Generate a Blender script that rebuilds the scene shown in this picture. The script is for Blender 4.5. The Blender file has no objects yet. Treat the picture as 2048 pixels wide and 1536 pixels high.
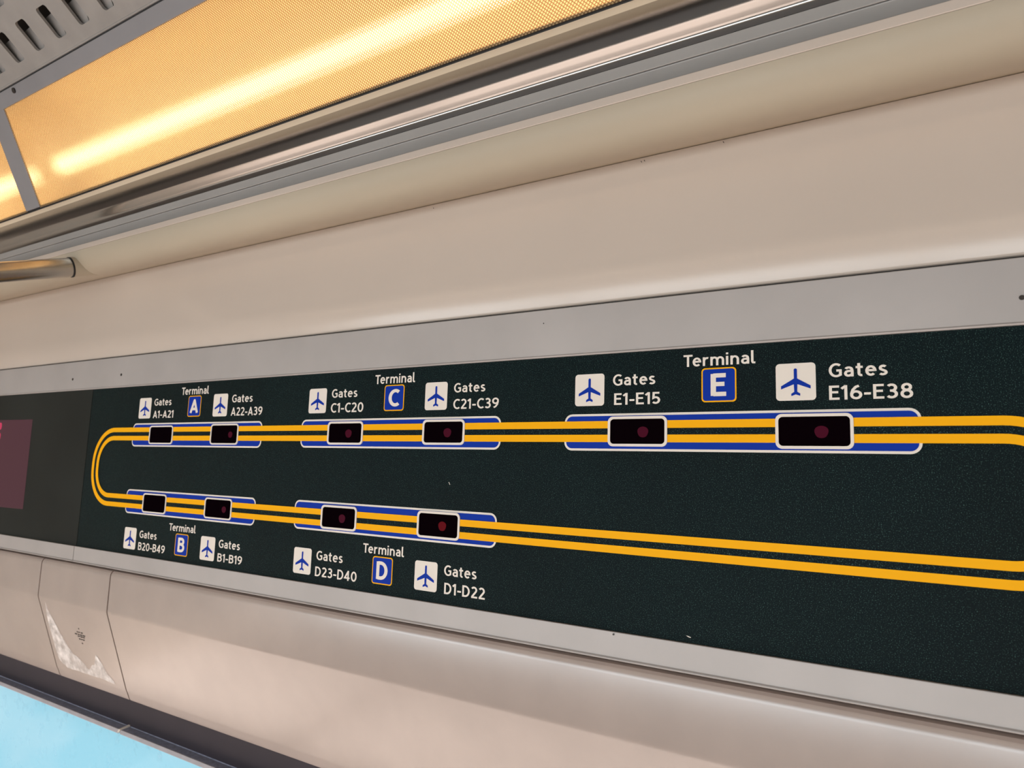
import bpy, bmesh, math, random
from mathutils import Vector, Matrix
random.seed(7)
sc = bpy.context.scene
C = sc.collection
S = 0.7            # metres between the lens and the sign's plane
ZC = 1.6           # lens height above the floor

def W(X, Y, Z):    # car coordinates: X along the car, Y away from the lens (1 = sign plane), Z up from the lens
    return Vector((X * S, (Y - 1.0) * S, Z * S + ZC))

# ---------------------------------------------------------------- camera
cam_d = bpy.data.cameras.new('camera'); cam = bpy.data.objects.new('camera', cam_d); C.objects.link(cam)
rt = Vector((0.8488747, 0.52767781, 0.03111067)); up = Vector((0.04076385, -0.12402983, 0.99144082)); fw = Vector((-0.52701998, 0.84034084, 0.12679597))
M = Matrix((rt, up, -fw)).transposed().to_4x4(); M.translation = Vector((0, -S, ZC))
cam.matrix_world = M
cam_d.sensor_fit = 'HORIZONTAL'; cam_d.sensor_width = 36.0; cam_d.lens = 1389.45 / 2048 * 36.0
cam_d.clip_start = 0.01; cam_d.clip_end = 200
cam_d.dof.use_dof = True; cam_d.dof.focus_distance = 0.80; cam_d.dof.aperture_fstop = 24.4 / 2.2
sc.camera = cam

# ---------------------------------------------------------------- view, world, lights
sc.view_settings.view_transform = 'Standard'; sc.view_settings.look = 'None'
sc.view_settings.gamma = 1.0; sc.view_settings.use_curve_mapping = False
sc.view_settings.exposure = 0.25

world = bpy.data.worlds.new('sky'); sc.world = world; world.use_nodes = True
nt = world.node_tree; nt.nodes.clear()
wo = nt.nodes.new('ShaderNodeOutputWorld'); bg = nt.nodes.new('ShaderNodeBackground')
tc = nt.nodes.new('ShaderNodeTexCoord'); ns = nt.nodes.new('ShaderNodeTexNoise'); cr = nt.nodes.new('ShaderNodeValToRGB')
ns.inputs['Scale'].default_value = 3.2; ns.inputs['Detail'].default_value = 4; ns.inputs['Roughness'].default_value = 0.5
cr.color_ramp.elements[0].position = 0.50; cr.color_ramp.elements[0].color = (0.36, 0.72, 0.86, 1)
cr.color_ramp.elements[1].position = 0.70; cr.color_ramp.elements[1].color = (0.86, 0.94, 0.98, 1)
nt.links.new(tc.outputs['Generated'], ns.inputs['Vector']); nt.links.new(ns.outputs['Fac'], cr.inputs['Fac'])
nt.links.new(cr.outputs['Color'], bg.inputs['Color']); bg.inputs['Strength'].default_value = 0.86
nt.links.new(bg.outputs['Background'], wo.inputs['Surface'])

def area(name, loc, direction, sx, sy, power, color):
    l = bpy.data.lights.new(name, 'AREA'); l.shape = 'RECTANGLE'; l.size = sx; l.size_y = sy; l.energy = power; l.color = color
    o = bpy.data.objects.new(name, l); C.objects.link(o); o.location = loc
    o.rotation_euler = Vector(direction).to_track_quat('-Z', 'Y').to_euler(); return o
# daylight entering through the three windows of the opposite side
for wx in (-2.55, -0.9, 0.75):
    area('daylight', (wx, -2.62, 1.20), (0, 1, 0.1), 1.58, 0.66, 13.8, (0.93, 0.97, 1.0))
# the twin light cove of the opposite side
area('opposite_cove_lamp', (-1.0, -2.25, 2.16), (0, 0.45, -0.9), 4.5, 0.12, 5, (1.0, 0.80, 0.60))
# sunshine falling through the opposite windows onto the car's floor
sun = bpy.data.lights.new('sun', 'SUN'); sun.energy = 28.0; sun.angle = 0.02; sun.color = (1.0, 0.91, 0.86)
sun_o = bpy.data.objects.new('sun', sun); C.objects.link(sun_o); sun_o.rotation_euler = Vector((-0.10, 0.83, -0.54)).to_track_quat('-Z', 'Y').to_euler()

# ---------------------------------------------------------------- materials
def lin(r, g, b):
    f = lambda c: (c / 255 / 12.92) if c / 255 <= 0.04045 else ((c / 255 + 0.055) / 1.055) ** 2.4
    return (f(r), f(g), f(b), 1)
def mat(name, col, rough=0.5, metal=0.0, spec=0.5, coat=0.0, noise=None, bump=None, aniso=0.0, stretch=(1, 1, 1)):
    m = bpy.data.materials.new(name); m.use_nodes = True; n = m.node_tree; b = n.nodes['Principled BSDF']
    b.inputs['Base Color'].default_value = col; b.inputs['Roughness'].default_value = rough; b.inputs['Metallic'].default_value = metal
    b.inputs['Specular IOR Level'].default_value = spec; b.inputs['Coat Weight'].default_value = coat; b.inputs['Coat Roughness'].default_value = 0.2 if coat > 0.5 else 0.12
    tcn = n.nodes.new('ShaderNodeTexCoord'); mp = n.nodes.new('ShaderNodeMapping'); mp.inputs['Scale'].default_value = stretch
    n.links.new(tcn.outputs['Object'], mp.inputs['Vector'])
    if noise:
        sc_, amt = noise
        t = n.nodes.new('ShaderNodeTexNoise'); t.inputs['Scale'].default_value = sc_; t.inputs['Detail'].default_value = 5
        r = n.nodes.new('ShaderNodeMapRange'); r.inputs[1].default_value = 0.3; r.inputs[2].default_value = 0.7; r.inputs[3].default_value = 1 - amt; r.inputs[4].default_value = 1 + amt
        mx = n.nodes.new('ShaderNodeVectorMath'); mx.operation = 'SCALE'; mx.inputs[0].default_value = col[:3]
        n.links.new(mp.outputs['Vector'], t.inputs['Vector']); n.links.new(t.outputs['Fac'], r.inputs[0]); n.links.new(r.outputs[0], mx.inputs['Scale'])
        n.links.new(mx.outputs[0], b.inputs['Base Color'])
    if bump:
        sc_, st, dist = bump
        t = n.nodes.new('ShaderNodeTexNoise'); t.inputs['Scale'].default_value = sc_; t.inputs['Detail'].default_value = 2
        bp = n.nodes.new('ShaderNodeBump'); bp.inputs['Strength'].default_value = st; bp.inputs['Distance'].default_value = dist
        n.links.new(mp.outputs['Vector'], t.inputs['Vector']); n.links.new(t.outputs['Fac'], bp.inputs['Height']); n.links.new(bp.outputs['Normal'], b.inputs['Normal'])
    return m
M_wall = mat('cream_gelcoat', lin(202, 186, 173), 0.22, spec=0.45, coat=0.1, noise=(2.5, 0.04), bump=(7, 0.25, 0.004))
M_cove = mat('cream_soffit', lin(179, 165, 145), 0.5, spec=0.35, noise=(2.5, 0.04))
M_cover = mat('cream_moulded_cover', lin(172, 155, 146), 0.28, spec=0.6, coat=1.0, noise=(14, 0.05), bump=(6, 0.2, 0.003))
M_strip = mat('brushed_pale_aluminium', lin(182, 174, 170), 0.55, metal=0.35, noise=(9, 0.06), stretch=(1, 1, 1), bump=(60, 0.06, 0.001))
M_metal = mat('extruded_aluminium', lin(180, 176, 172), 0.21, metal=1.0, noise=(30, 0.06), stretch=(0.05, 1, 1), bump=(140, 0.03, 0.0003))
M_satin = mat('satin_grey_strip', lin(166, 161, 157), 0.45, metal=0.3, noise=(12, 0.03))
M_frame = mat('grey_painted_frame', lin(138, 133, 134), 0.45, metal=0.2, noise=(12, 0.06))
M_grille = mat('grey_cast_grille', lin(148, 141, 136), 0.5, metal=0.1, noise=(25, 0.08))
M_black = mat('black_rubber', lin(22, 20, 22), 0.6)
M_gasket = mat('dark_gasket', lin(44, 36, 44), 0.7, noise=(20, 0.1))
M_dark = mat('dark_gap', lin(12, 11, 11), 0.8)
M_screw = mat('dark_screw', lin(70, 64, 60), 0.4, metal=0.8)
M_vinylwhite = mat('white_print', lin(238, 226, 214), 0.5, spec=0.2)
M_blue = mat('blue_print', lin(0, 48, 158), 0.5, spec=0.12)
M_yellow = mat('amber_print', lin(255, 180, 0), 0.5, spec=0.12)
M_steel = mat('brushed_steel_tube', lin(188, 180, 168), 0.26, metal=1.0, noise=(40, 0.06), stretch=(1, 1, 1), bump=(200, 0.05, 0.0005))
M_smoke = mat('smoked_lens', (0.003, 0.001, 0.002, 1), 0.3, spec=0.0)
M_mark = mat('grey_ink', lin(70, 62, 56), 0.6)
M_reflector = mat('white_reflector', lin(245, 232, 208), 0.6)
M_floor = mat('speckled_floor', lin(150, 142, 136), 0.5, noise=(60, 0.15))
M_shell = mat('beige_lining', lin(190, 178, 165), 0.4, noise=(2, 0.04))
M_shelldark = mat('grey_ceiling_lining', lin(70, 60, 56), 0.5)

def vinyl(name, base, speck):
    m = mat(name, base, 0.5, spec=0.10)
    n = m.node_tree; b = n.nodes['Principled BSDF']; tcn = n.nodes.new('ShaderNodeTexCoord')
    t = n.nodes.new('ShaderNodeTexNoise'); t.inputs['Scale'].default_value = 1100; t.inputs['Detail'].default_value = 2
    big = n.nodes.new('ShaderNodeTexNoise'); big.inputs['Scale'].default_value = 5; big.inputs['Detail'].default_value = 3
    bp = n.nodes.new('ShaderNodeBump'); bp.inputs['Strength'].default_value = 0.5; bp.inputs['Distance'].default_value = 0.0006
    cr = n.nodes.new('ShaderNodeValToRGB'); cr.color_ramp.elements[0].position = 0.58; cr.color_ramp.elements[0].color = base
    cr.color_ramp.elements[1].position = 0.84; cr.color_ramp.elements[1].color = speck
    cr2 = n.nodes.new('ShaderNodeMapRange'); cr2.inputs[1].default_value = .3; cr2.inputs[2].default_value = .7; cr2.inputs[3].default_value = 0.8; cr2.inputs[4].default_value = 1.2
    sm = n.nodes.new('ShaderNodeVectorMath'); sm.operation = 'SCALE'
    n.links.new(tcn.outputs['Object'], t.inputs['Vector']); n.links.new(tcn.outputs['Object'], big.inputs['Vector'])
    n.links.new(t.outputs['Fac'], bp.inputs['Height']); n.links.new(bp.outputs['Normal'], b.inputs['Normal'])
    n.links.new(t.outputs['Fac'], cr.inputs['Fac']); n.links.new(big.outputs['Fac'], cr2.inputs[0])
    n.links.new(cr.outputs['Color'], sm.inputs[0]); n.links.new(cr2.outputs[0], sm.inputs['Scale']); n.links.new(sm.outputs[0], b.inputs['Base Color'])
    return m
M_sign = vinyl('dark_green_vinyl', lin(2, 17, 19), lin(90, 125, 118))
M_display = vinyl('smoked_display_cover', lin(38, 40, 37), lin(58, 60, 56))

# lit LED behind the smoked lens
def emis(name, col, st):
    m = bpy.data.materials.new(name); m.use_nodes = True; n = m.node_tree; b = n.nodes['Principled BSDF']
    b.inputs['Base Color'].default_value = (0.01, 0.002, 0.004, 1); b.inputs['Emission Color'].default_value = col; b.inputs['Emission Strength'].default_value = st
    b.inputs['Roughness'].default_value = 0.5; b.inputs['Specular IOR Level'].default_value = 0.05; return m
M_led = emis('dim_magenta_indicator', (0.30, 0.0, 0.05, 1), 0.13)
M_led_red = emis('dim_red_indicator', (0.55, 0.0, 0.01, 1), 0.15)
M_screen = emis('red_display_screen', (0.115, 0.05, 0.06, 1), 0.55)
M_ledtext = emis('pink_display_dots', (0.9, 0.08, 0.18, 1), 0.5)
M_tube = emis('warm_fluorescent_tube', (1.0, 0.80, 0.52, 1), 4.8)

def diffuser_mat():
    m = bpy.data.materials.new('prismatic_diffuser'); m.use_nodes = True; n = m.node_tree; n.nodes.clear()
    N = n.nodes.new; L = n.links.new
    out = N('ShaderNodeOutputMaterial'); uv = N('ShaderNodeUVMap'); sep = N('ShaderNodeSeparateXYZ'); L(uv.outputs[0], sep.inputs[0])
    def math_(op, a, b=None):
        x = N('ShaderNodeMath'); x.operation = op
        for k, v in enumerate((a, b)):
            if v is None: continue
            if isinstance(v, (int, float)): x.inputs[k].default_value = v
            else: L(v, x.inputs[k])
        return x.outputs[0]
    p = 0.0040
    a = math_('DIVIDE', math_('ADD', sep.outputs[0], sep.outputs[1]), p); b = math_('DIVIDE', math_('SUBTRACT', sep.outputs[0], sep.outputs[1]), p)
    ta = math_('ABSOLUTE', math_('SUBTRACT', math_('FRACT', a), 0.5)); tb = math_('ABSOLUTE', math_('SUBTRACT', math_('FRACT', b), 0.5))
    mx = math_('MAXIMUM', ta, tb)                       # 0 at a stud's centre, .5 in the grooves
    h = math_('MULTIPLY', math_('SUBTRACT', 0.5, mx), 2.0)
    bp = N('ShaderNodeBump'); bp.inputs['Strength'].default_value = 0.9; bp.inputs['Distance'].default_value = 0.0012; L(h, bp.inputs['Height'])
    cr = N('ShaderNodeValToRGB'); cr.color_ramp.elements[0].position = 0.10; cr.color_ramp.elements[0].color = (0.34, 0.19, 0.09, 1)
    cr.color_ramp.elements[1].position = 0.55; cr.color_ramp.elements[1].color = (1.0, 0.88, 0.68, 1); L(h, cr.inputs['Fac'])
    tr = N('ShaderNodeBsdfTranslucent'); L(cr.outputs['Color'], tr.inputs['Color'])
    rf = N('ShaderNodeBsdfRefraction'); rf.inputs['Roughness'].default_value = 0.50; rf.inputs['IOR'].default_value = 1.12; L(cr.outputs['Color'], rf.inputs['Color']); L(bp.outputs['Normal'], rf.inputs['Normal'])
    gl = N('ShaderNodeBsdfGlossy'); gl.inputs['Roughness'].default_value = 0.3; L(bp.outputs['Normal'], gl.inputs['Normal'])
    m1 = N('ShaderNodeMixShader'); m1.inputs[0].default_value = 0.62; L(tr.outputs[0], m1.inputs[1]); L(rf.outputs[0], m1.inputs[2])
    m2 = N('ShaderNodeMixShader'); m2.inputs[0].default_value = 0.05; L(m1.outputs[0], m2.inputs[1]); L(gl.outputs[0], m2.inputs[2])
    L(m2.outputs[0], out.inputs['Surface']); return m
M_diff = diffuser_mat()

def window_mat():
    m = bpy.data.materials.new('scuffed_tinted_window'); m.use_nodes = True; n = m.node_tree; n.nodes.clear(); N = n.nodes.new; L = n.links.new
    out = N('ShaderNodeOutputMaterial'); tp = N('ShaderNodeBsdfTransparent'); tp.inputs['Color'].default_value = (0.90, 0.98, 1.0, 1)
    df = N('ShaderNodeBsdfTranslucent'); df.inputs['Color'].default_value = (0.75, 0.9, 1, 1); gl = N('ShaderNodeBsdfGlossy'); gl.inputs['Roughness'].default_value = 0.08
    tcn = N('ShaderNodeTexCoord'); t = N('ShaderNodeTexNoise'); t.inputs['Scale'].default_value = 45; t.inputs['Detail'].default_value = 6
    mr = N('ShaderNodeMapRange'); mr.inputs[1].default_value = .55; mr.inputs[2].default_value = .8; mr.inputs[3].default_value = 0.12; mr.inputs[4].default_value = 0.45
    L(tcn.outputs['Object'], t.inputs['Vector']); L(t.outputs['Fac'], mr.inputs[0])
    a = N('ShaderNodeMixShader'); L(mr.outputs[0], a.inputs[0]); L(tp.outputs[0], a.inputs[1]); L(df.outputs[0], a.inputs[2])
    b = N('ShaderNodeMixShader'); b.inputs[0].default_value = 0.06; L(a.outputs[0], b.inputs[1]); L(gl.outputs[0], b.inputs[2])
    L(b.outputs[0], out.inputs['Surface']); return m
M_window = window_mat()
def scuff_mat():
    m = bpy.data.materials.new('dried_cleaner_smear'); m.use_nodes = True; n = m.node_tree; b = n.nodes['Principled BSDF']
    b.inputs['Base Color'].default_value = lin(240, 230, 224); b.inputs['Roughness'].default_value = 0.8
    tcn = n.nodes.new('ShaderNodeTexCoord'); t = n.nodes.new('ShaderNodeTexNoise'); t.inputs['Scale'].default_value = 60; t.inputs['Detail'].default_value = 6
    mr = n.nodes.new('ShaderNodeMapRange'); mr.inputs[1].default_value = .38; mr.inputs[2].default_value = .68; mr.inputs[3].default_value = 0.35; mr.inputs[4].default_value = 1.0
    n.links.new(tcn.outputs['Object'], t.inputs['Vector']); n.links.new(t.outputs['Fac'], mr.inputs[0]); n.links.new(mr.outputs[0], b.inputs['Alpha']); return m
M_scuff = scuff_mat()

# ---------------------------------------------------------------- helpers
def link(name, me, material, parent=None):
    o = bpy.data.objects.new(name, me); C.objects.link(o)
    if material: me.materials.append(material)
    if parent is not None: o.parent = parent; o.matrix_parent_inverse = parent.matrix_world.inverted()
    return o
def empty(name, loc):
    o = bpy.data.objects.new(name, None); C.objects.link(o); o.location = loc; o.empty_display_size = 0.05
    o.matrix_world = Matrix.Translation(loc); return o
def tag(o, label=None, cat=None, group=None, kind=None):
    if label: o['label'] = label
    if cat: o['category'] = cat
    if group: o['group'] = group
    if kind: o['kind'] = kind
    return o
def smooth(o, ang=35):
    for p in o.data.polygons: p.use_smooth = True
    try: o.data.set_sharp_from_angle(angle=math.radians(ang))
    except Exception: pass
    return o
def bevel(o, w, seg=2):
    b = o.modifiers.new('bevel', 'BEVEL'); b.width = w; b.segments = seg; b.limit_method = 'ANGLE'; b.angle_limit = math.radians(30); return o
def extrude_profile(name, prof, x0, x1, material, parent=None, sharp=35, closed=True, nseg=1):
    """prof: list of (Y, Z) car coordinates, a closed outline; swept along X."""
    bm = bmesh.new(); rings = []
    for k in range(nseg + 1):
        x = x0 + (x1 - x0) * k / nseg
        rings.append([bm.verts.new(W(x, y, z)) for y, z in prof])
    n = len(prof)
    for a, b in zip(rings, rings[1:]):
        for i in range(n if closed else n - 1):
            j = (i + 1) % n; bm.faces.new((a[i], a[j], b[j], b[i]))
    if closed:
        bm.faces.new(rings[0]); bm.faces.new(list(reversed(rings[-1])))
    bmesh.ops.recalc_face_normals(bm, faces=bm.faces)
    me = bpy.data.meshes.new(name); bm.to_mesh(me); bm.free()
    return smooth(link(name, me, material, parent), sharp)
def thick(pts, t):
    """give an open polyline (Y,Z) a thickness t on the side away from the lens."""
    back = []
    for i, (y, z) in enumerate(pts):
        a = pts[max(i - 1, 0)]; b = pts[min(i + 1, len(pts) - 1)]
        dy, dz = b[0] - a[0], b[1] - a[1]; l = math.hypot(dy, dz) or 1
        ny, nz = dz / l, -dy / l
        if ny * y + nz * z < 0: ny, nz = -ny, -nz
        back.append((y + ny * t, z + nz * t))
    return list(pts) + back[::-1]
def plate(name, outline, depth, th, material, parent, holes=None):
    """flat plate parallel to the sign; outline (X,Z); front face at depth Y (car units)."""
    bm = bmesh.new()
    f = [bm.verts.new(W(x, depth, z)) for x, z in outline]; b = [bm.verts.new(W(x, depth + th, z)) for x, z in outline]
    bm.faces.new(f); bm.faces.new(b[::-1]); n = len(f)
    for i in range(n): j = (i + 1) % n; bm.faces.new((f[j], f[i], b[i], b[j]))
    bmesh.ops.recalc_face_normals(bm, faces=bm.faces)
    me = bpy.data.meshes.new(name); bm.to_mesh(me); bm.free(); return link(name, me, material, parent)
def rrect(x0, x1, z0, z1, r, n=6):
    out = []
    for cx, cz, a0 in ((x1 - r, z1 - r, 0), (x0 + r, z1 - r, 90), (x0 + r, z0 + r, 180), (x1 - r, z0 + r, 270)):
        for k in range(n + 1):
            a = math.radians(a0 + 90 * k / n); out.append((cx + r * math.cos(a), cz + r * math.sin(a)))
    return out
def ring(name, outer, inner, depth, th, material, parent):
    bm = bmesh.new(); n = len(outer)
    V = [[bm.verts.new(W(x, d, z)) for x, z in o] for o, d in ((outer, depth), (inner, depth), (inner, depth + th), (outer, depth + th))]
    for k in range(4):
        a, b = V[k], V[(k + 1) % 4]
        for i in range(n): j = (i + 1) % n; bm.faces.new((a[i], a[j], b[j], b[i]))
    bmesh.ops.recalc_face_normals(bm, faces=bm.faces)
    me = bpy.data.meshes.new(name); bm.to_mesh(me); bm.free(); return link(name, me, material, parent)
def ribbon_polys(pts, w, closed=False):
    """quads of a flat ribbon along pts with mitred joints."""
    n = len(pts); L_, R_ = [], []
    for i, (x, z) in enumerate(pts):
        if closed: a, b = pts[(i - 1) % n], pts[(i + 1) % n]
        else: a, b = pts[max(i - 1, 0)], pts[min(i + 1, n - 1)]
        def nrm(p, q):
            d = (q[0] - p[0], q[1] - p[1]); l = math.hypot(*d) or 1e-9; return (-d[1] / l, d[0] / l)
        n1 = nrm(a, (x, z)) if (a != (x, z)) else nrm((x, z), b); n2 = nrm((x, z), b) if (b != (x, z)) else n1
        m = (n1[0] + n2[0], n1[1] + n2[1]); l = math.hypot(*m) or 1e-9; m = (m[0] / l, m[1] / l)
        k = 1 / max(0.5, m[0] * n1[0] + m[1] * n1[1])
        L_.append((x + m[0] * w / 2 * k, z + m[1] * w / 2 * k)); R_.append((x - m[0] * w / 2 * k, z - m[1] * w / 2 * k))
    rng = range(n if closed else n - 1)
    return [[L_[i], R_[i], R_[(i + 1) % n], L_[(i + 1) % n]] for i in rng]
def flat(name, polys, depth, th, material, parent):
    """thin printed film: every polygon a face, raised off the sign by its real film thickness."""
    bm = bmesh.new()
    for n_, pl in enumerate(polys):
        f = [bm.verts.new(W(x, depth - n_ * 1.2e-6, z)) for x, z in pl]
        try: fc = bm.faces.new(f)
        except Exception: continue
        fc.normal_update()
        if fc.normal.y > 0: fc.normal_flip()
    me = bpy.data.meshes.new(name); bm.to_mesh(me); bm.free(); return link(name, me, material, parent)
def tube(name, pts, r, material, parent=None, n=28, caps=True):
    """round tube through world points."""
    bm = bmesh.new(); rings = []; prev = None
    for i, p in enumerate(pts):
        d = (pts[min(i + 1, len(pts) - 1)] - pts[max(i - 1, 0)]).normalized()
        u = (prev - d * prev.dot(d)).normalized() if prev is not None else d.orthogonal().normalized()
        prev = u; v = d.cross(u)
        rings.append([bm.verts.new(p + (u * math.cos(2 * math.pi * k / n) + v * math.sin(2 * math.pi * k / n)) * r) for k in range(n)])
    for a, b in zip(rings, rings[1:]):
        for i in range(n): j = (i + 1) % n; bm.faces.new((a[i], a[j], b[j], b[i]))
    if caps: bm.faces.new(rings[0][::-1]); bm.faces.new(rings[-1])
    bmesh.ops.recalc_face_normals(bm, faces=bm.faces)
    me = bpy.data.meshes.new(name); bm.to_mesh(me); bm.free(); return smooth(link(name, me, material, parent), 50)
def disc(name, X, Y, Z, r, th, material, parent, n=16, direction=None):
    """screw head lying on a vertical face (or along `direction`, in (Y,Z))."""
    d = Vector((0, -1, 0)) if direction is None else Vector((0, direction[0], direction[1])).normalized()
    c = W(X, Y, Z); return tube(name, [c, c + d * th], r, material, parent, n=n)

# ---------------------------------------------------------------- lettering (strokes; cap height = 1)
def arc(cx, cy, rx, ry, a0, a1, n=14):
    return [(cx + rx * math.cos(math.radians(a0 + (a1 - a0) * k / n)), cy + ry * math.sin(math.radians(a0 + (a1 - a0) * k / n))) for k in range(n + 1)]
G = {}
w_ = 0.155; hw = w_ / 2
G['T'] = (0.62, [[(0, 1 - hw), (0.62, 1 - hw)], [(0.31, 1 - hw), (0.31, 0)]])
G['E'] = (0.54, [[(hw, 0), (hw, 1)], [(hw, 1 - hw), (0.53, 1 - hw)], [(hw, 0.53), (0.48, 0.53)], [(hw, hw), (0.54, hw)]])
G['A'] = (0.72, [[(0.06, 0), (0.36, 0.94)], [(0.36, 0.94), (0.66, 0)], [(0.17, 0.29), (0.55, 0.29)], [(0.29, 1 - hw), (0.43, 1 - hw)]])
G['B'] = (0.62, [[(hw, 0), (hw, 1)], [(hw, 1 - hw), (0.32, 1 - hw)] + arc(0.32, 0.735, 0.185, 0.185, 90, -90) + [(hw, 0.55)], [(0.3, 0.53)] + arc(0.32, 0.305, 0.225, 0.225, 90, -90) + [(hw, hw)]])
G['C'] = (0.62, [arc(0.40, 0.5, 0.32, 0.43, 52, 308, 22)])
G['D'] = (0.68, [[(hw, 0), (hw, 1)], [(hw, 1 - hw), (0.26, 1 - hw)] + arc(0.26, 0.5, 0.335, 0.5 - hw, 90, -90, 20) + [(hw, hw)]])
G['G'] = (0.72, [arc(0.41, 0.5, 0.33, 0.43, 50, 300, 22) + [(0.64, 0.16)], [(0.64, 0.10), (0.64, 0.50)], [(0.64 + hw, 0.475), (0.42, 0.475)]])
G['a'] = (0.53, [arc(0.26, 0.47, 0.18, 0.185, 150, 20, 10) + [(0.45, 0.42), (0.45, 0)], [(0.45, 0.40), (0.3, 0.40)] + arc(0.25, 0.235, 0.165, 0.165, 90, 290, 12) + [(0.45, 0.17)]])
G['t'] = (0.40, [[(0.17, 0.93), (0.17, 0.22)] + arc(0.31, 0.2, 0.14, 0.13, 180, 285, 8), [(0, 0.655), (0.38, 0.655)]])
G['e'] = (0.58, [[(0.08, 0.39), (0.50, 0.39)] + arc(0.29, 0.365, 0.215, 0.295, 5, 315, 22)])
G['s'] = (0.47, [arc(0.24, 0.515, 0.15, 0.145, 35, 215, 12) + arc(0.22, 0.205, 0.17, 0.135, 60, -145, 14)])
G['r'] = (0.40, [[(hw, 0), (hw, 0.73)], [(hw, 0.42)] + arc(0.30, 0.44, 0.21, 0.21, 165, 70, 8)])
G['m'] = (0.92, [[(hw, 0), (hw, 0.73)], arc(0.27, 0.44, 0.185, 0.215, 170, 0, 12) + [(0.455, 0)], arc(0.65, 0.44, 0.185, 0.215, 170, 0, 12) + [(0.835, 0)]])
G['n'] = (0.57, [[(hw, 0), (hw, 0.73)], arc(0.28, 0.42, 0.2, 0.235, 170, 0, 12) + [(0.48, 0)]])
G['i'] = (0.18, [[(hw, 0), (hw, 0.73)], [(0, 0.93), (2 * hw, 0.93)]])
G['l'] = (0.27, [[(hw, 1.06), (hw, 0.18), (0.12, 0.08), (0.27, 0.06)]])
G['-'] = (0.34, [[(0.0, 0.38), (0.34, 0.38)]])
G['0'] = (0.62, [arc(0.31, 0.5, 0.235, 0.425, 0, 360, 28)])
G['1'] = (0.32, [[(0.0, 0.76), (0.19, 0.93)], [(0.22, 0), (0.22, 1)]])
G['2'] = (0.56, [arc(0.26, 0.70, 0.205, 0.225, 150, -35, 14) + [(0.08, 0.09)], [(0.03, hw), (0.56, hw)]])
G['3'] = (0.56, [arc(0.25, 0.725, 0.195, 0.20, 145, -90, 14) + [(0.17, 0.525)], [(0.17, 0.525), (0.26, 0.525)] + arc(0.25, 0.295, 0.225, 0.22, 85, -145, 14)])
G['4'] = (0.62, [[(0.60, 0.27), (0.06, 0.27), (0.42, 0.96)], [(0.42, 1), (0.42, 0)]])
G['5'] = (0.56, [[(0.50, 1 - hw), (0.12, 1 - hw), (0.10, 0.50), (0.2, 0.56)] + arc(0.25, 0.32, 0.225, 0.24, 80, -140, 14)])
G['6'] = (0.60, [[(0.46, 0.93), (0.30, 0.86), (0.15, 0.66), (0.08, 0.40)] + arc(0.31, 0.31, 0.23, 0.235, 180, 540, 24)])
G['8'] = (0.60, [arc(0.30, 0.735, 0.185, 0.19, 0, 360, 22), arc(0.30, 0.295, 0.225, 0.225, 0, 360, 24)])
G['9'] = (0.60, [arc(0.30, 0.69, 0.23, 0.235, 0, 360, 24), [(0.53, 0.62), (0.46, 0.34), (0.31, 0.14), (0.15, 0.07)]])
def text_polys(txt, x0, x1, zbase, cap, wt=1.0):
    gap = 0.11; adv = []; x = 0
    for ch in txt:
        adv.append(x); x += G[ch][0] + gap + (-0.10 if ch == 'T' else 0)
    tot = x - gap; kx = (x1 - x0) / tot; out = []
    for ch, a in zip(txt, adv):
        for st in G[ch][1]:
            for q in ribbon_polys(st, w_ * wt):
                out.append([(x0 + (a + px) * kx, zbase + pz * cap) for px, pz in q])
    return out

# ================================================================ THE SETTING
X0, X1 = -4.6, 1.3
# upper wall panel with its soffit (a single moulded shell)
fil = [(1 - 0.020 * (1 - math.cos(a)) , 0.4945 + 0.020 * math.sin(a)) for a in [math.radians(k) for k in (0, 15, 30, 45, 60, 75, 90)]]
wall_lower = [(0.992, 0.2765), (0.998, 0.2765), (1.0, 0.281), (1.0, 0.34), (1.0, 0.40), (1.0, 0.45), (1.0, 0.495), (1.002, 0.502)]
extrude_profile('wall_upper', thick([(1.006, 0.2765), (1.0005, 0.2775), (0.9985, 0.2805), (0.9995, 0.34), (1.0, 0.42), (1.0, 0.50), (1.0, 0.5065)], 0.02), X0, X1, M_wall, nseg=1)['kind'] = 'structure'
cove = [(1.012, 0.5045), (1.004, 0.5078), (0.9985, 0.5075), (0.99, 0.5045), (0.975, 0.4985), (0.955, 0.4902), (0.935, 0.4828), (0.918, 0.4775), (0.902, 0.4755), (0.888, 0.4768), (0.876, 0.4815), (0.866, 0.4890), (0.859, 0.4980), (0.8545, 0.5075), (0.852, 0.5160), (0.8512, 0.5206), (0.8530, 0.5214), (0.862, 0.5216)]
extrude_profile('trim_4', thick(cove, 0.008), X0, X1, M_cove, sharp=28)['kind'] = 'structure'
extrude_profile('trim_11', [(0.862, 0.5212), (0.8510, 0.5212), (0.8503, 0.5218), (0.8500, 0.5260), (0.8500, 0.5335), (0.8508, 0.5345), (0.862, 0.5350)], X0, X1, M_wall, sharp=28)['kind'] = 'structure'
wu = bpy.data.objects['wall_upper']
for sx, sz in ((-0.3957, 0.5000), (-0.3905, 0.5006), (-0.2656, 0.5022), (-0.8170, 0.4990)):
    flat('dirt_speck', [[(sx - .0012, sz + .0012), (sx + .0002, sz + .0016), (sx + .0012, sz - .0016), (sx + .0006, sz - .0018)]], 0.9992, 0, M_mark, wu)
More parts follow.
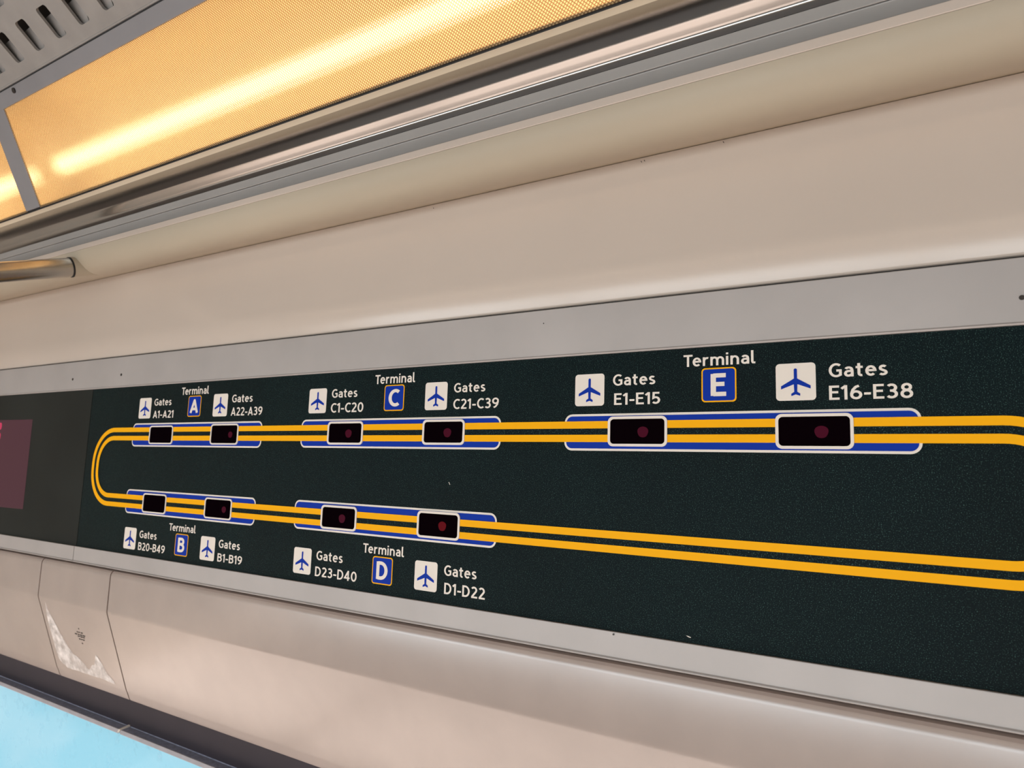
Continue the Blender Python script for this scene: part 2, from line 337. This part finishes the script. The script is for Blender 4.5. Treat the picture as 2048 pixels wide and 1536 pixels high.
# satin strip above the lip, then the aluminium extrusion carrying the diffuser
extrude_profile('trim_5', [(0.870, 0.5360), (0.8525, 0.5358), (0.8572, 0.5570), (0.8565, 0.5588), (0.870, 0.5600)], X0, X1, M_satin)['kind'] = 'structure'
extrude_profile('trim_6', [(0.874, 0.5560), (0.858, 0.5560), (0.858, 0.5640), (0.874, 0.5640)], X0, X1, M_dark)['kind'] = 'structure'
rail = [(0.858, 0.5760), (0.8526, 0.5762), (0.8525, 0.5800), (0.8524, 0.5850), (0.8518, 0.5870), (0.8503, 0.5888), (0.8480, 0.5902), (0.8430, 0.5927), (0.8400, 0.5946), (0.8370, 0.5966), (0.8345, 0.5982)]
rail += [(0.8334, 0.5994), (0.8330, 0.6020), (0.8328, 0.6160), (0.8328, 0.6300), (0.8330, 0.6450), (0.8328, 0.6468), (0.8318, 0.6482), (0.8290, 0.6500), (0.8150, 0.6440), (0.8035, 0.6392), (0.8070, 0.6440)]
extrude_profile('trim_10', [(0.868, 0.5600), (0.8552, 0.5600), (0.8545, 0.5606), (0.8535, 0.5690), (0.8526, 0.5755), (0.868, 0.5758)], X0, X1, M_satin, sharp=25)['kind'] = 'structure'
extrude_profile('trim_7', thick(rail, 0.003), X0, X1, M_metal, sharp=25)['kind'] = 'structure'

extrude_profile('trim_12', [(0.807, 0.6350), (0.8030, 0.6338), (0.8025, 0.6395), (0.807, 0.6400)], X0, X1, M_black)['kind'] = 'structure'
# pale aluminium strips above and below the sign
t1 = extrude_profile('trim_1', [(1.01, 0.2735), (0.9965, 0.2735), (0.9955, 0.2725), (0.9955, 0.1955), (0.9945, 0.1935), (0.9955, 0.1918), (1.01, 0.1918)], X0, X1, M_strip, sharp=25); t1['kind'] = 'structure'
extrude_profile('trim_8', [(1.02, 0.2770), (1.004, 0.2770), (1.004, 0.2730), (1.02, 0.2730)], X0, X1, M_dark)['kind'] = 'structure'
t2p = [(1.012, -0.2300), (0.9955, -0.2300), (0.9950, -0.2308), (0.9950, -0.2658), (0.9944, -0.2670), (0.9934, -0.2678), (0.9930, -0.2692), (0.9938, -0.2702), (1.012, -0.2708)]
t2a = extrude_profile('trim_2', t2p, X0, -1.9865, M_strip, sharp=25); t2a['kind'] = 'structure'
t2b = extrude_profile('trim_3', t2p, -1.9845, X1, M_strip, sharp=25); t2b['kind'] = 'structure'
for x, z, r in ((-2.0924, 0.224, 0.0034), (-1.844, 0.225, 0.0034), (0.083, 0.2241, 0.0030), (-0.5653, 0.2503, 0.0009)):
    disc('screw', x, 0.9957, z, r * S, 0.0008, M_screw, t1)
disc('screw', -0.4317, 0.9945, -0.2335, 0.0014 * S, 0.0006, M_screw, t2b)

# backing wall behind everything
extrude_profile('wall_back', [(1.06, 0.60), (1.075, 0.60), (1.13, -0.655), (1.115, -0.655)], X0, X1, M_dark)['kind'] = 'structure'
# recess under the moulded covers: dark rubber gasket
extrude_profile('trim_9', [(1.088, -0.6000), (1.1000, -0.6000), (1.1100, -0.7000), (1.0950, -0.6800), (1.0920, -0.6600)], X0, X1, M_gasket)['kind'] = 'structure'

# ================================================================ SIGN
sign = empty('terminal_map_sign', W(-0.7, 1.0, -0.23))
tag(sign, 'long dark green terminal map sign with amber loop line and gate names', 'sign')
face = plate('sign_face', [(-1.9838, -0.2305), (0.62, -0.2305), (0.62, 0.1925), (-1.9838, 0.1925)], 1.0, 0.006, M_sign, sign)
D1_, D2_, D3_, D4_, D5_ = 0.9997, 0.9994, 0.9991, 0.9988, 0.9985
F = 0.0003
bands = [(-0.5237, -0.0247, 0.0385, 0.0965), (-1.1430, -0.6465, 0.0385, 0.0965), (-1.7700, -1.2672, 0.0368, 0.0955),
         (-1.7700, -1.2697, -0.1303, -0.0708), (-1.1465, -0.6485, -0.1268, -0.0688)]
for x0, x1, z0, z1 in bands:
    o = rrect(x0, x1, z0, z1, 0.0135); i = rrect(x0 + .0035, x1 - .0035, z0 + .0035, z1 - .0035, 0.010)
    b = flat('terminal_band', [i], D2_, F, M_blue, sign)
    flat('band_outline', [[o[k], o[(k + 1) % len(o)], i[(k + 1) % len(o)], i[k]] for k in range(len(o))], D1_, F, M_vinylwhite, b)
def loop(off):
    """the route loop, off = distance in from the outer line's centre."""
    r = 0.088 - off; xl, xr = -1.9420 + off, 0.146 - off; zt, zbL, zbR = 0.07925 - off, -0.1115 + off, -0.1098 + off
    pts = []
    pts += arc(xr - r, zt - r, r, r, 90, 0, 18); pts += arc(xr - r, zbR + r, r, r, 0, -90, 18)
    pts += arc(xl + r, zbL + r, r, r, 270, 180, 18); pts += arc(xl + r, zt - r, r, r, 180, 90, 18)
    out = [pts[0]]
    for p_ in pts[1:]:
        if math.hypot(p_[0] - out[-1][0], p_[1] - out[-1][1]) > 1e-5: out.append(p_)
    return out
flat('route_gap', ribbon_polys(loop(0.0107), 0.0125, True), D3_, F, M_sign, sign)
tag(flat('route_line', ribbon_polys(loop(0.0), 0.0115, True), D4_, F, M_yellow, sign), 'outer amber line of the loop')
tag(flat('route_line', ribbon_polys(loop(0.0214), 0.0115, True), D4_, F, M_yellow, sign), 'inner amber line of the loop')

LENS = 0.9986
wins = [(-0.1979, -0.1010, 0.0438, 0.0913, 0), (-0.4470, -0.3513, 0.0455, 0.0917, 0), (-0.8171, -0.7218, 0.0460, 0.0918, 0), (-1.0634, -0.9660, 0.0450, 0.0914, 0),
        (-1.4456, -1.3457, 0.0431, 0.0905, 1), (-1.6929, -1.5934, 0.0430, 0.0888, 2), (-1.6929, -1.5945, -0.1248, -0.0778, 2), (-1.4448, -1.3473, -0.1238, -0.0772, 1),
        (-1.0668, -0.9696, -0.1216, -0.0748, 0), (-0.8195, -0.7244, -0.1202, -0.0728, 3)]
for x0, x1, z0, z1, st in wins:
    t = 0.0040 if st == 0 or st == 3 else 0.0034
    o = rrect(x0, x1, z0, z1, 0.0085); i = rrect(x0 + t, x1 - t, z0 + t, z1 - t, 0.0055)
    lens = flat('indicator_window', [i], D5_, F, M_smoke, sign)
    bz = ring('window_bezel', o, i, 0.9975, 0.0018, M_vinylwhite, lens)
    if st != 2:
        cx = x0 + (x1 - x0) * (0.60 if st in (0, 3) else 0.72); cz = (z0 + z1) / 2 - 0.001
        rr = 0.0086 if st != 1 else 0.0074
        e = [(cx + rr * (1 + 0.06 * math.sin(3 * a)) * math.cos(a), cz + rr * (1 + 0.05 * math.cos(2 * a)) * math.sin(a)) for a in [2 * math.pi * k / 20 for k in range(20)]]
        flat('indicator_light', [e], 0.9982, F, M_led_red if st == 3 else M_led, lens)

plane_half = [(0, .368), (.026, .362), (.042, .335), (.042, .090), (.378, -.112), (.378, -.198), (.046, -.068), (.038, -.272), (.117, -.325), (.112, -.388), (0, -.345)]
pl = plane_half + [(-x, y) for x, y in plane_half[-2:0:-1]]
icons = [(-0.1709, 0.1351), (-0.4803, 0.1351), (-0.7903, 0.1352), (-1.0997, 0.1350), (-1.4205, 0.1343), (-1.7250, 0.1338), (-1.7355, -0.1910), (-1.4233, -0.1904), (-1.1135, -0.1891), (-0.7954, -0.1868)]
for x, z in icons:
    h = 0.0256 if x > -1.2 else 0.0262
    ic = flat('gate_icon', [rrect(x - h, x + h, z - h, z + h, 0.0052)], D1_, F, M_vinylwhite, sign)
    # split at the axis so every face stays simple
    k = 2 * h * 0.98
    right = [(x + a * k, z + b * k) for a, b in plane_half]; left = [(x - a * k, z + b * k) for a, b in plane_half]
    flat('airplane_symbol', [right, left[::-1]], D2_, F, M_blue, ic)
badges = [('E', -0.2751, 0.1353), ('C', -0.8917, 0.1351), ('A', -1.5190, 0.1342), ('B', -1.5217, -0.1906), ('D', -0.8985, -0.1877)]
for ch, x, z in badges:
    h = 0.0250
    bd = flat('terminal_badge', [rrect(x - h + .002, x + h - .002, z - h + .002, z + h - .002, 0.0042)], D2_, F, M_blue, sign)
    flat('badge_border', [rrect(x - h, x + h, z - h, z + h, 0.0055)], D1_, F, M_yellow, bd)
    wd = {'E': .0215, 'C': .0255, 'A': .0300, 'B': .0245, 'D': .0265}[ch]
    flat('badge_letter', text_polys(ch, x - wd / 2, x + wd / 2, z - .016, .032, 1.25), D3_, F, M_vinylwhite, bd)
for x0, x1, zb, cap in ((-0.3269, -0.2235, 0.1638, 0.0178), (-0.9425, -0.8420, 0.1634, 0.0178), (-1.5745, -1.4680, 0.1627, 0.0180), (-1.5755, -1.4720, -0.1606, 0.0168), (-0.9495, -0.8480, -0.1586, 0.0172)):
    flat('terminal_text', text_polys('Terminal', x0, x1, zb, cap), D1_, F, M_vinylwhite, sign)
gates = [('E16-E38', -0.1294, -0.0325, .1090, .0190, -0.1291, -0.0598, .1392, .0185), ('E1-E15', -0.4378, -0.3627, .1100, .0182, -0.4401, -0.3705, .1402, .0178),
         ('C21-C39', -0.7503, -0.6527, .1103, .0181, -0.7500, -0.6815, .1402, .0170), ('C1-C20', -1.0600, -0.9703, .1098, .0192, -1.0594, -0.9880, .1400, .0176),
         ('A22-A39', -1.3795, -1.2715, .1089, .0188, -1.3792, -1.3066, .1392, .0176), ('A1-A21', -1.6870, -1.6008, .1080, .0184, -1.6860, -1.6130, .1392, .0174),
         ('B20-B49', -1.6968, -1.5852, -.2160, .0186, -1.6952, -1.6222, -.1866, .0176), ('B1-B19', -1.3852, -1.3005, -.2152, .0178, -1.3840, -1.3104, -.1852, .0176),
         ('D23-D40', -1.0749, -0.9620, -.2150, .0186, -1.0736, -1.0008, -.1836, .0180), ('D1-D22', -0.7533, -0.6675, -.2126, .0190, -0.7550, -0.6856, -.1814, .0178)]
for t, a0, a1, zb, cap, g0, g1, gz, gc in gates:
    flat('gate_text', text_polys(t, a0, a1, zb, cap) + text_polys('Gates', g0, g1, gz, gc), D1_, F, M_vinylwhite, sign)
flat('chip_mark', [[(-0.7535, -0.0200), (-0.7525, -0.0195), (-0.7498, -0.0240), (-0.7508, -0.0245)]], D1_, F, M_vinylwhite, sign)
flat('chip_mark', [[(-0.3235, -0.2205), (-0.3200, -0.2222), (-0.3165, -0.2228), (-0.3165, -0.2218), (-0.3205, -0.2205)]], D1_, F, M_vinylwhite, sign)

# ---------------------------------------------------------------- message display left of the sign
disp = empty('message_display', W(-2.6, 1.0, -0.23)); tag(disp, 'smoked grey message display with dim red screen left of the map sign', 'display')
plate('display_cover', [(-3.6, -0.2305), (-1.9862, -0.2305), (-1.9862, 0.1925), (-3.6, 0.1925)], 1.0, 0.006, M_display, disp)
scr = flat('display_screen', [[(-3.2, -0.158), (-2.304, -0.150), (-2.309, 0.1135), (-3.2, 0.116)]], D1_, F, M_screen, disp)
flat('screen_dots', [rrect(-2.53 - i * .05, -2.503 - i * .05, 0.020 + j * .032, 0.042 + j * .032, .008) for i in range(6) for j in range(3) if (i + j) % 4 != 3], D2_, F, M_ledtext, scr)

# ================================================================ LIGHT COVE
lamp = empty('cove_light', W(-1.0, 0.80, 0.64)); tag(lamp, 'long cove light with glowing amber prismatic diffusers in a grey frame', 'light fixture')
uD = (0.437, -0.8994)                                  # down the diffuser in (Y,Z)
top = (0.696, 0.851)
def onD(t, n=0.0): return (top[0] + uD[0] * t + n * 0.8994, top[1] + uD[1] * t + n * 0.437)
def diffuser(x0, x1):
    me = bpy.data.meshes.new('diffuser'); a, b = onD(-0.004), onD(0.240)
    nx = 8; vs, fs, uvs = [], [], []
    for k in range(nx + 1):
        x = x0 + (x1 - x0) * k / nx; vs += [W(x, *a), W(x, *b)]; uvs += [(x * S, 0), (x * S, -0.244 * S)]
    for k in range(nx): fs.append((2 * k, 2 * k + 1, 2 * k + 3, 2 * k + 2))
    me.from_pydata([tuple(v) for v in vs], [], fs); uvl = me.uv_layers.new(name='UVMap')
    for lp in me.loops: uvl.data[lp.index].uv = uvs[lp.vertex_index]
    return link('diffuser', me, M_diff, lamp)
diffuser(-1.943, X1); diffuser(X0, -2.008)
def box_on_plane(name, x0, x1, t0, t1, n0, n1, m, par):
    return extrude_profile(name, [onD(t0, n0), onD(t1, n0), onD(t1, n1), onD(t0, n1)], x0, x1, m, par)
bevel(box_on_plane('frame_crossbar', -2.0115, -1.9405, -0.002, 0.238, -0.002, 0.004, M_frame, lamp), 0.0006)
ft = extrude_profile('frame_top', [onD(-0.0355, -0.003), onD(0.0, -0.003), onD(0.0, 0.004), onD(-0.0355, 0.004)], X0, X1, M_frame, lamp); bevel(ft, 0.0008)
tube('frame_screw', [Vector(W(-1.8623, *onD(-0.0245, -0.003))), Vector(W(-1.8623, *onD(-0.0245, -0.0055)))], 0.0064 * S, M_screw, ft, n=18)
refl = [(0.6790, 0.8880), (0.88, 0.93), (0.935, 0.86), (0.930, 0.74), (0.870, 0.645), (0.8140, 0.6420)]
extrude_profile('reflector', thick(refl, 0.004), X0, X1, M_reflector, lamp, sharp=60)
for a, b in ((-1.905, 1.0), (-4.5, -2.05)):
    tube('lamp_tube', [W(a, 0.838, 0.758), W(b, 0.838, 0.758)], 0.0186 * S, M_tube, lamp, n=20)
    
# ---------------------------------------------------------------- perforated grille above the cove
gr = empty('ceiling_grille', W(-1.6, 0.68, 0.884)); tag(gr, 'grey perforated air grille with rounded slots above the amber cove light', 'grille')
gu = (-0.8, 0.6); g0 = (0.6795, 0.8855)
def onG(x, t, n=0.0): return W(x, g0[0] + gu[0] * t + n * 0.6, g0[1] + gu[1] * t + n * 0.8)
def grille():
    bm = bmesh.new(); P = 0.0935; rows = [(0.0300, 0.0932, -1.5825), (0.1290, 0.1922, -1.6900), (0.228, 0.291, -1.5825)]
    tmin, tmax = 0.0, 0.33; hw_ = 0.0190
    # sheet made of cells P wide; each cell holds one rounded slot
    segs = [(tmin, rows[0][0] - 0.012)]
    xs0, xs1 = -3.6, 0.2
    def quad(a, b, c, d): bm.faces.new([bm.verts.new(onG(*p)) for p in (a, b, c, d)])
    edges = [tmin]
    prev = tmin
    for (ta, tb, xc) in rows:
        k0 = int((xs0 - xc) / P) - 1; k1 = int((xs1 - xc) / P) + 1
        lo, hi = ta - 0.012, tb + 0.012
        quad((xc + (k0 - .5) * P, prev), (xc + (k1 + .5) * P, prev), (xc + (k1 + .5) * P, lo), (xc + (k0 - .5) * P, lo)); prev = hi
        for k in range(k0, k1 + 1):
            c = xc + k * P; inner = rrect(c - hw_, c + hw_, ta, tb, 0.0075, 5)
            n = len(inner)
            corners = [(c + P / 2, hi), (c - P / 2, hi), (c - P / 2, lo), (c + P / 2, lo)]
            iv = [bm.verts.new(onG(*p)) for p in inner]; bk = [bm.verts.new(onG(p[0], p[1], 0.0065)) for p in inner]
            cv = [bm.verts.new(onG(*p)) for p in corners]; m_ = n // 4
            for i in range(n):
                j = (i + 1) % n; q, q2 = i // m_, j // m_
                if q == q2: bm.faces.new((iv[i], iv[j], cv[q]))
                else: bm.faces.new((iv[i], iv[j], cv[q2], cv[q]))
                bm.faces.new((iv[i], bk[i], bk[j], iv[j]))
    quad((xs0, prev), (xs1, prev), (xs1, tmax), (xs0, tmax))
    bmesh.ops.remove_doubles(bm, verts=bm.verts, dist=1e-5)
    me = bpy.data.meshes.new('grille_plate'); bm.to_mesh(me); bm.free(); return link('grille_plate', me, M_grille, gr)
grille()
# rolled lower lip of the grille, and the black seal under it
tube('grille_lip', [Vector(onG(X0, 0.0035, 0.0018)), Vector(onG(0.3, 0.0035, 0.0018))], 0.0022, M_grille, gr, n=12)
tube('grille_seal', [W(X0, 0.6790, 0.8835), W(0.3, 0.6790, 0.8835)], 0.0012, M_black, gr, n=8)
P_ = 0.0935
for (ta, tb, xc) in ((0.0300, 0.0932, -1.5825), (0.1290, 0.1922, -1.6900)):
    for k in range(-6, 6):
        c = xc + k * P_
        for outline in (((-.046, ta - .006, .007), (-.002, ta - .006, .009), (.004, ta + .014, .013), (.014, ta + .034, .020), (.012, ta + .047, .024), (-.046, ta + .042, .020)),
                        ((.003, ta - .006, .0085), (.032, ta - .006, .0075), (.032, ta + .036, .012), (.018, ta + .030, .013))):
            bm = bmesh.new(); bm.faces.new([bm.verts.new(onG(c + x, t, d)) for x, t, d in outline])
            bmesh.ops.triangulate(bm, faces=bm.faces)
            me = bpy.data.meshes.new('grille_vane'); bm.to_mesh(me); bm.free(); o = link('grille_vane', me, M_grille, gr)
            o.modifiers.new('thickness', 'SOLIDIFY').thickness = 0.0012
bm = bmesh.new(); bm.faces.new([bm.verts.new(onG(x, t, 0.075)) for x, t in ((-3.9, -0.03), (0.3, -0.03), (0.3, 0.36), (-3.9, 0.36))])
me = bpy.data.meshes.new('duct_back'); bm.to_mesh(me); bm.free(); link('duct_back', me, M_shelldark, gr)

# ================================================================ HANDRAIL
hd = Vector((211.5, 1698.9, 578.0)).normalized()
p0 = W(-1.866, 0.869, 0.4875)
rail_o = empty('handrail', p0); tag(rail_o, 'brushed steel handrail tube coming out of the cream soffit', 'handrail')
pts = [p0 - hd * 0.004 - hd * 0.03 * k for k in range(22)]
last = pts[-1]; ax = Vector((-1, 0, 0)); 
cdir = -hd; perp = (ax - cdir * ax.dot(cdir)).normalized(); R_ = 0.06
th = math.acos(max(-1, min(1, cdir.dot(ax))))
for k in range(1, 11):
    a = th * k / 10; pts.append(last + cdir * (R_ * math.sin(a)) + perp * (R_ * (1 - math.cos(a))))
pts.append(pts[-1] + ax * 0.8)
tube('rail_tube', pts, 0.0169, M_steel, rail_o, n=40)
tube('rubber_ring', [p0 - hd * 0.0105, p0 - hd * 0.0130], 0.0180, M_black, rail_o, n=40)
tube('wall_socket', [p0 + hd * 0.04, p0 - hd * 0.0104], 0.0178, M_cove, rail_o, n=40)

# ================================================================ MOULDED COVERS BELOW THE SIGN
cov = [(1.034, -0.2750), (1.016, -0.2768), (1.0090, -0.2795), (1.0054, -0.2832), (1.0036, -0.2878), (1.0030, -0.2940), (1.0030, -0.3750), (1.0034, -0.3800), (1.0045, -0.3850), (1.0735, -0.5850)]
facet = [(1.0765, -0.5900), (1.0830, -0.6060), (1.0860, -0.6110)]
def cover(name, x0, x1, lab, b=0.0015):
    r = empty(name, W((x0 + x1) / 2, 1.003, -0.6)); tag(r, lab, 'cover panel', 'moulded cover panels under the map sign')
    o = extrude_profile('cover_shell', thick(cov + facet, 0.012), x0, x1, M_cover, r, sharp=20); bevel(o, b, 3); return r
cover('cover_panel', -1.8090, X1, 'long cream cover panel under the map sign, right of the narrow smeared one')
mid = cover('cover_panel', -2.1625, -1.8145, 'narrow cream cover panel with white dried smear and tiny printed marks')
cover('cover_panel', X0, -2.1680, 'cream cover panel under the message display, left of the smeared one')
A_, B_ = (1.0045, -0.3850), (1.0735, -0.5850); Lc = math.hypot(B_[0] - A_[0], B_[1] - A_[1]); cu = ((B_[0] - A_[0]) / Lc, (B_[1] - A_[1]) / Lc)
def onC(x, t, n=0.0006): return W(x, A_[0] + cu[0] * (t - 0.007) - n * 0.945, A_[1] + cu[1] * (t - 0.007) - n * 0.326)
def film(name, polys, m, par, n=0.0006):
    bm = bmesh.new()
    for pl_ in polys:
        bm.faces.new([bm.verts.new(onC(x, t, n)) for x, t in pl_])
    bmesh.ops.triangulate(bm, faces=bm.faces)
    me = bpy.data.meshes.new(name); bm.to_mesh(me); bm.free(); return link(name, me, m, par)
sm = [(-2.1290, 0.0150), (-2.1248, 0.0422), (-2.1103, 0.0627), (-2.0962, 0.0908), (-2.0748, 0.1251), (-2.0463, 0.1578), (-2.0016, 0.1759), (-1.9782, 0.1920), (-1.9640, 0.1800), (-1.9440, 0.1720), (-1.9234, 0.1377), (-1.8992, 0.1604), (-1.8861, 0.1869), (-1.8582, 0.2100), (-1.9221, 0.2060), (-2.0208, 0.2080), (-2.1000, 0.2085), (-2.1361, 0.1900), (-2.1418, 0.1556), (-2.1454, 0.0908), (-2.1380, 0.0450)]
jag = []
for i, (x, t) in enumerate(sm):
    jag.append((x, t)); x2, t2 = sm[(i + 1) % len(sm)]
    for s in (0.33, 0.66): jag.append((x + (x2 - x) * s + random.uniform(-.0022, .0022), t + (t2 - t) * s + random.uniform(-.0035, .0035)))
film('dried_smear', [jag], M_scuff, mid)
mk = []
def dash(x, t, w, h=0.0035): mk.append([(x - w / 2, t - h / 2), (x + w / 2, t - h / 2), (x + w / 2, t + h / 2), (x - w / 2, t + h / 2)])
for t, items in ((0.0725, [(0, .005)]), (0.0835, [(-.012, .006), (-.003, .007), (.010, .010)]), (0.0905, [(-.022, .012), (-.008, .008), (.004, .010), (.018, .012)]), (0.0960, [(-.010, .010), (.004, .012), (.016, .006)]), (0.1036, [(-.008, .008), (.002, .006), (.012, .008)]), (0.1150, [(0, .006)])):
    for dx, w in items: dash(-1.979 + dx, t, w)
film('printed_marks', mk, M_mark, mid)

# ================================================================ WINDOW BELOW
win = empty('window_1', W(-1.5, 1.09, -1.2)); win['kind'] = 'structure'
fp = [(1.096, -0.6760), (1.0915, -0.6780), (1.0700, -0.6795), (1.0680, -0.6805), (1.0650, -0.6868), (1.0660, -0.6885), (1.0800, -0.6885), (1.096, -0.6885)]
M_winframe = mat('anodised_window_frame', lin(150, 156, 178), 0.35, metal=0.0, noise=(160, 0.25))
M_winlip = mat('pale_window_lip', lin(178, 172, 176), 0.4, metal=0.0, noise=(40, 0.08))
for a, b in ((X0, -1.8240), (-1.8130, X1)):
    f_ = extrude_profile('window_frame', [(1.096, -0.6770), (1.0925, -0.6790), (1.0720, -0.6802), (1.0720, -0.6900), (1.096, -0.6900)], a, b, M_winframe, win, sharp=20)
    extrude_profile('frame_lip', [(1.0720, -0.6800), (1.0700, -0.6805), (1.0675, -0.6880), (1.0690, -0.6900), (1.0720, -0.6900)], a, b, M_winlip, f_, sharp=20)
extrude_profile('joint_light_fill', [(1.0960, -0.6750), (1.0905, -0.6762), (1.0690, -0.6795), (1.0660, -0.6860), (1.0760, -0.6850), (1.0960, -0.6830)], -1.8225, -1.8150, M_vinylwhite, win)  # white filler in the frame joint, stands in for daylight through the gap
bm = bmesh.new(); bm.faces.new([bm.verts.new(W(x, y, z)) for x, y, z in ((X0, 1.0750, -0.6880), (X1, 1.0750, -0.6880), (X1, 1.16, -1.55), (X0, 1.16, -1.55))])
me = bpy.data.meshes.new('window_pane'); bm.to_mesh(me); bm.free(); wp = link('window_pane', me, M_window, win)

# ================================================================ REST OF THE CAR (behind the photographer)
def slab(name, lo, hi, m):
    bm = bmesh.new(); bmesh.ops.create_cube(bm, size=1)
    for v in bm.verts: v.co = Vector(((lo[0] + hi[0]) / 2 + v.co.x * (hi[0] - lo[0]), (lo[1] + hi[1]) / 2 + v.co.y * (hi[1] - lo[1]), (lo[2] + hi[2]) / 2 + v.co.z * (hi[2] - lo[2])))
    me = bpy.data.meshes.new(name); bm.to_mesh(me); bm.free(); o = link(name, me, m); o['kind'] = 'structure'; return o
xa, xb = X0 * S, X1 * S + 0.6
slab('floor', (xa, -2.6, -0.05), (xb, 0.1, 0.0), M_floor)
slab('ceiling', (xa, -2.6, 2.42), (xb, 0.16, 2.46), M_shelldark)
slab('wall_lower', (xa, 0.112, 0.0), (xb, 0.16, 0.52), M_shell)
slab('wall_opposite', (xa, -2.6, 0.0), (xb, -2.55, 0.85), M_shell)
slab('wall_opposite_upper', (xa, -2.6, 1.55), (xb, -2.55, 2.42), M_shell)
for i, x in enumerate((-3.22, -1.77, -0.12, 1.52)):
    slab('wall_opposite_pier', (x, -2.6, 0.85), (x + 0.08 if i else x + 0.02, -2.55, 1.55), M_shell)
slab('wall_left', (xa - 0.05, -2.6, 0.0), (xa, 0.16, 2.46), M_shell)
slab('wall_right', (xb, -2.6, 0.0), (xb + 0.05, 0.16, 2.46), M_shell)
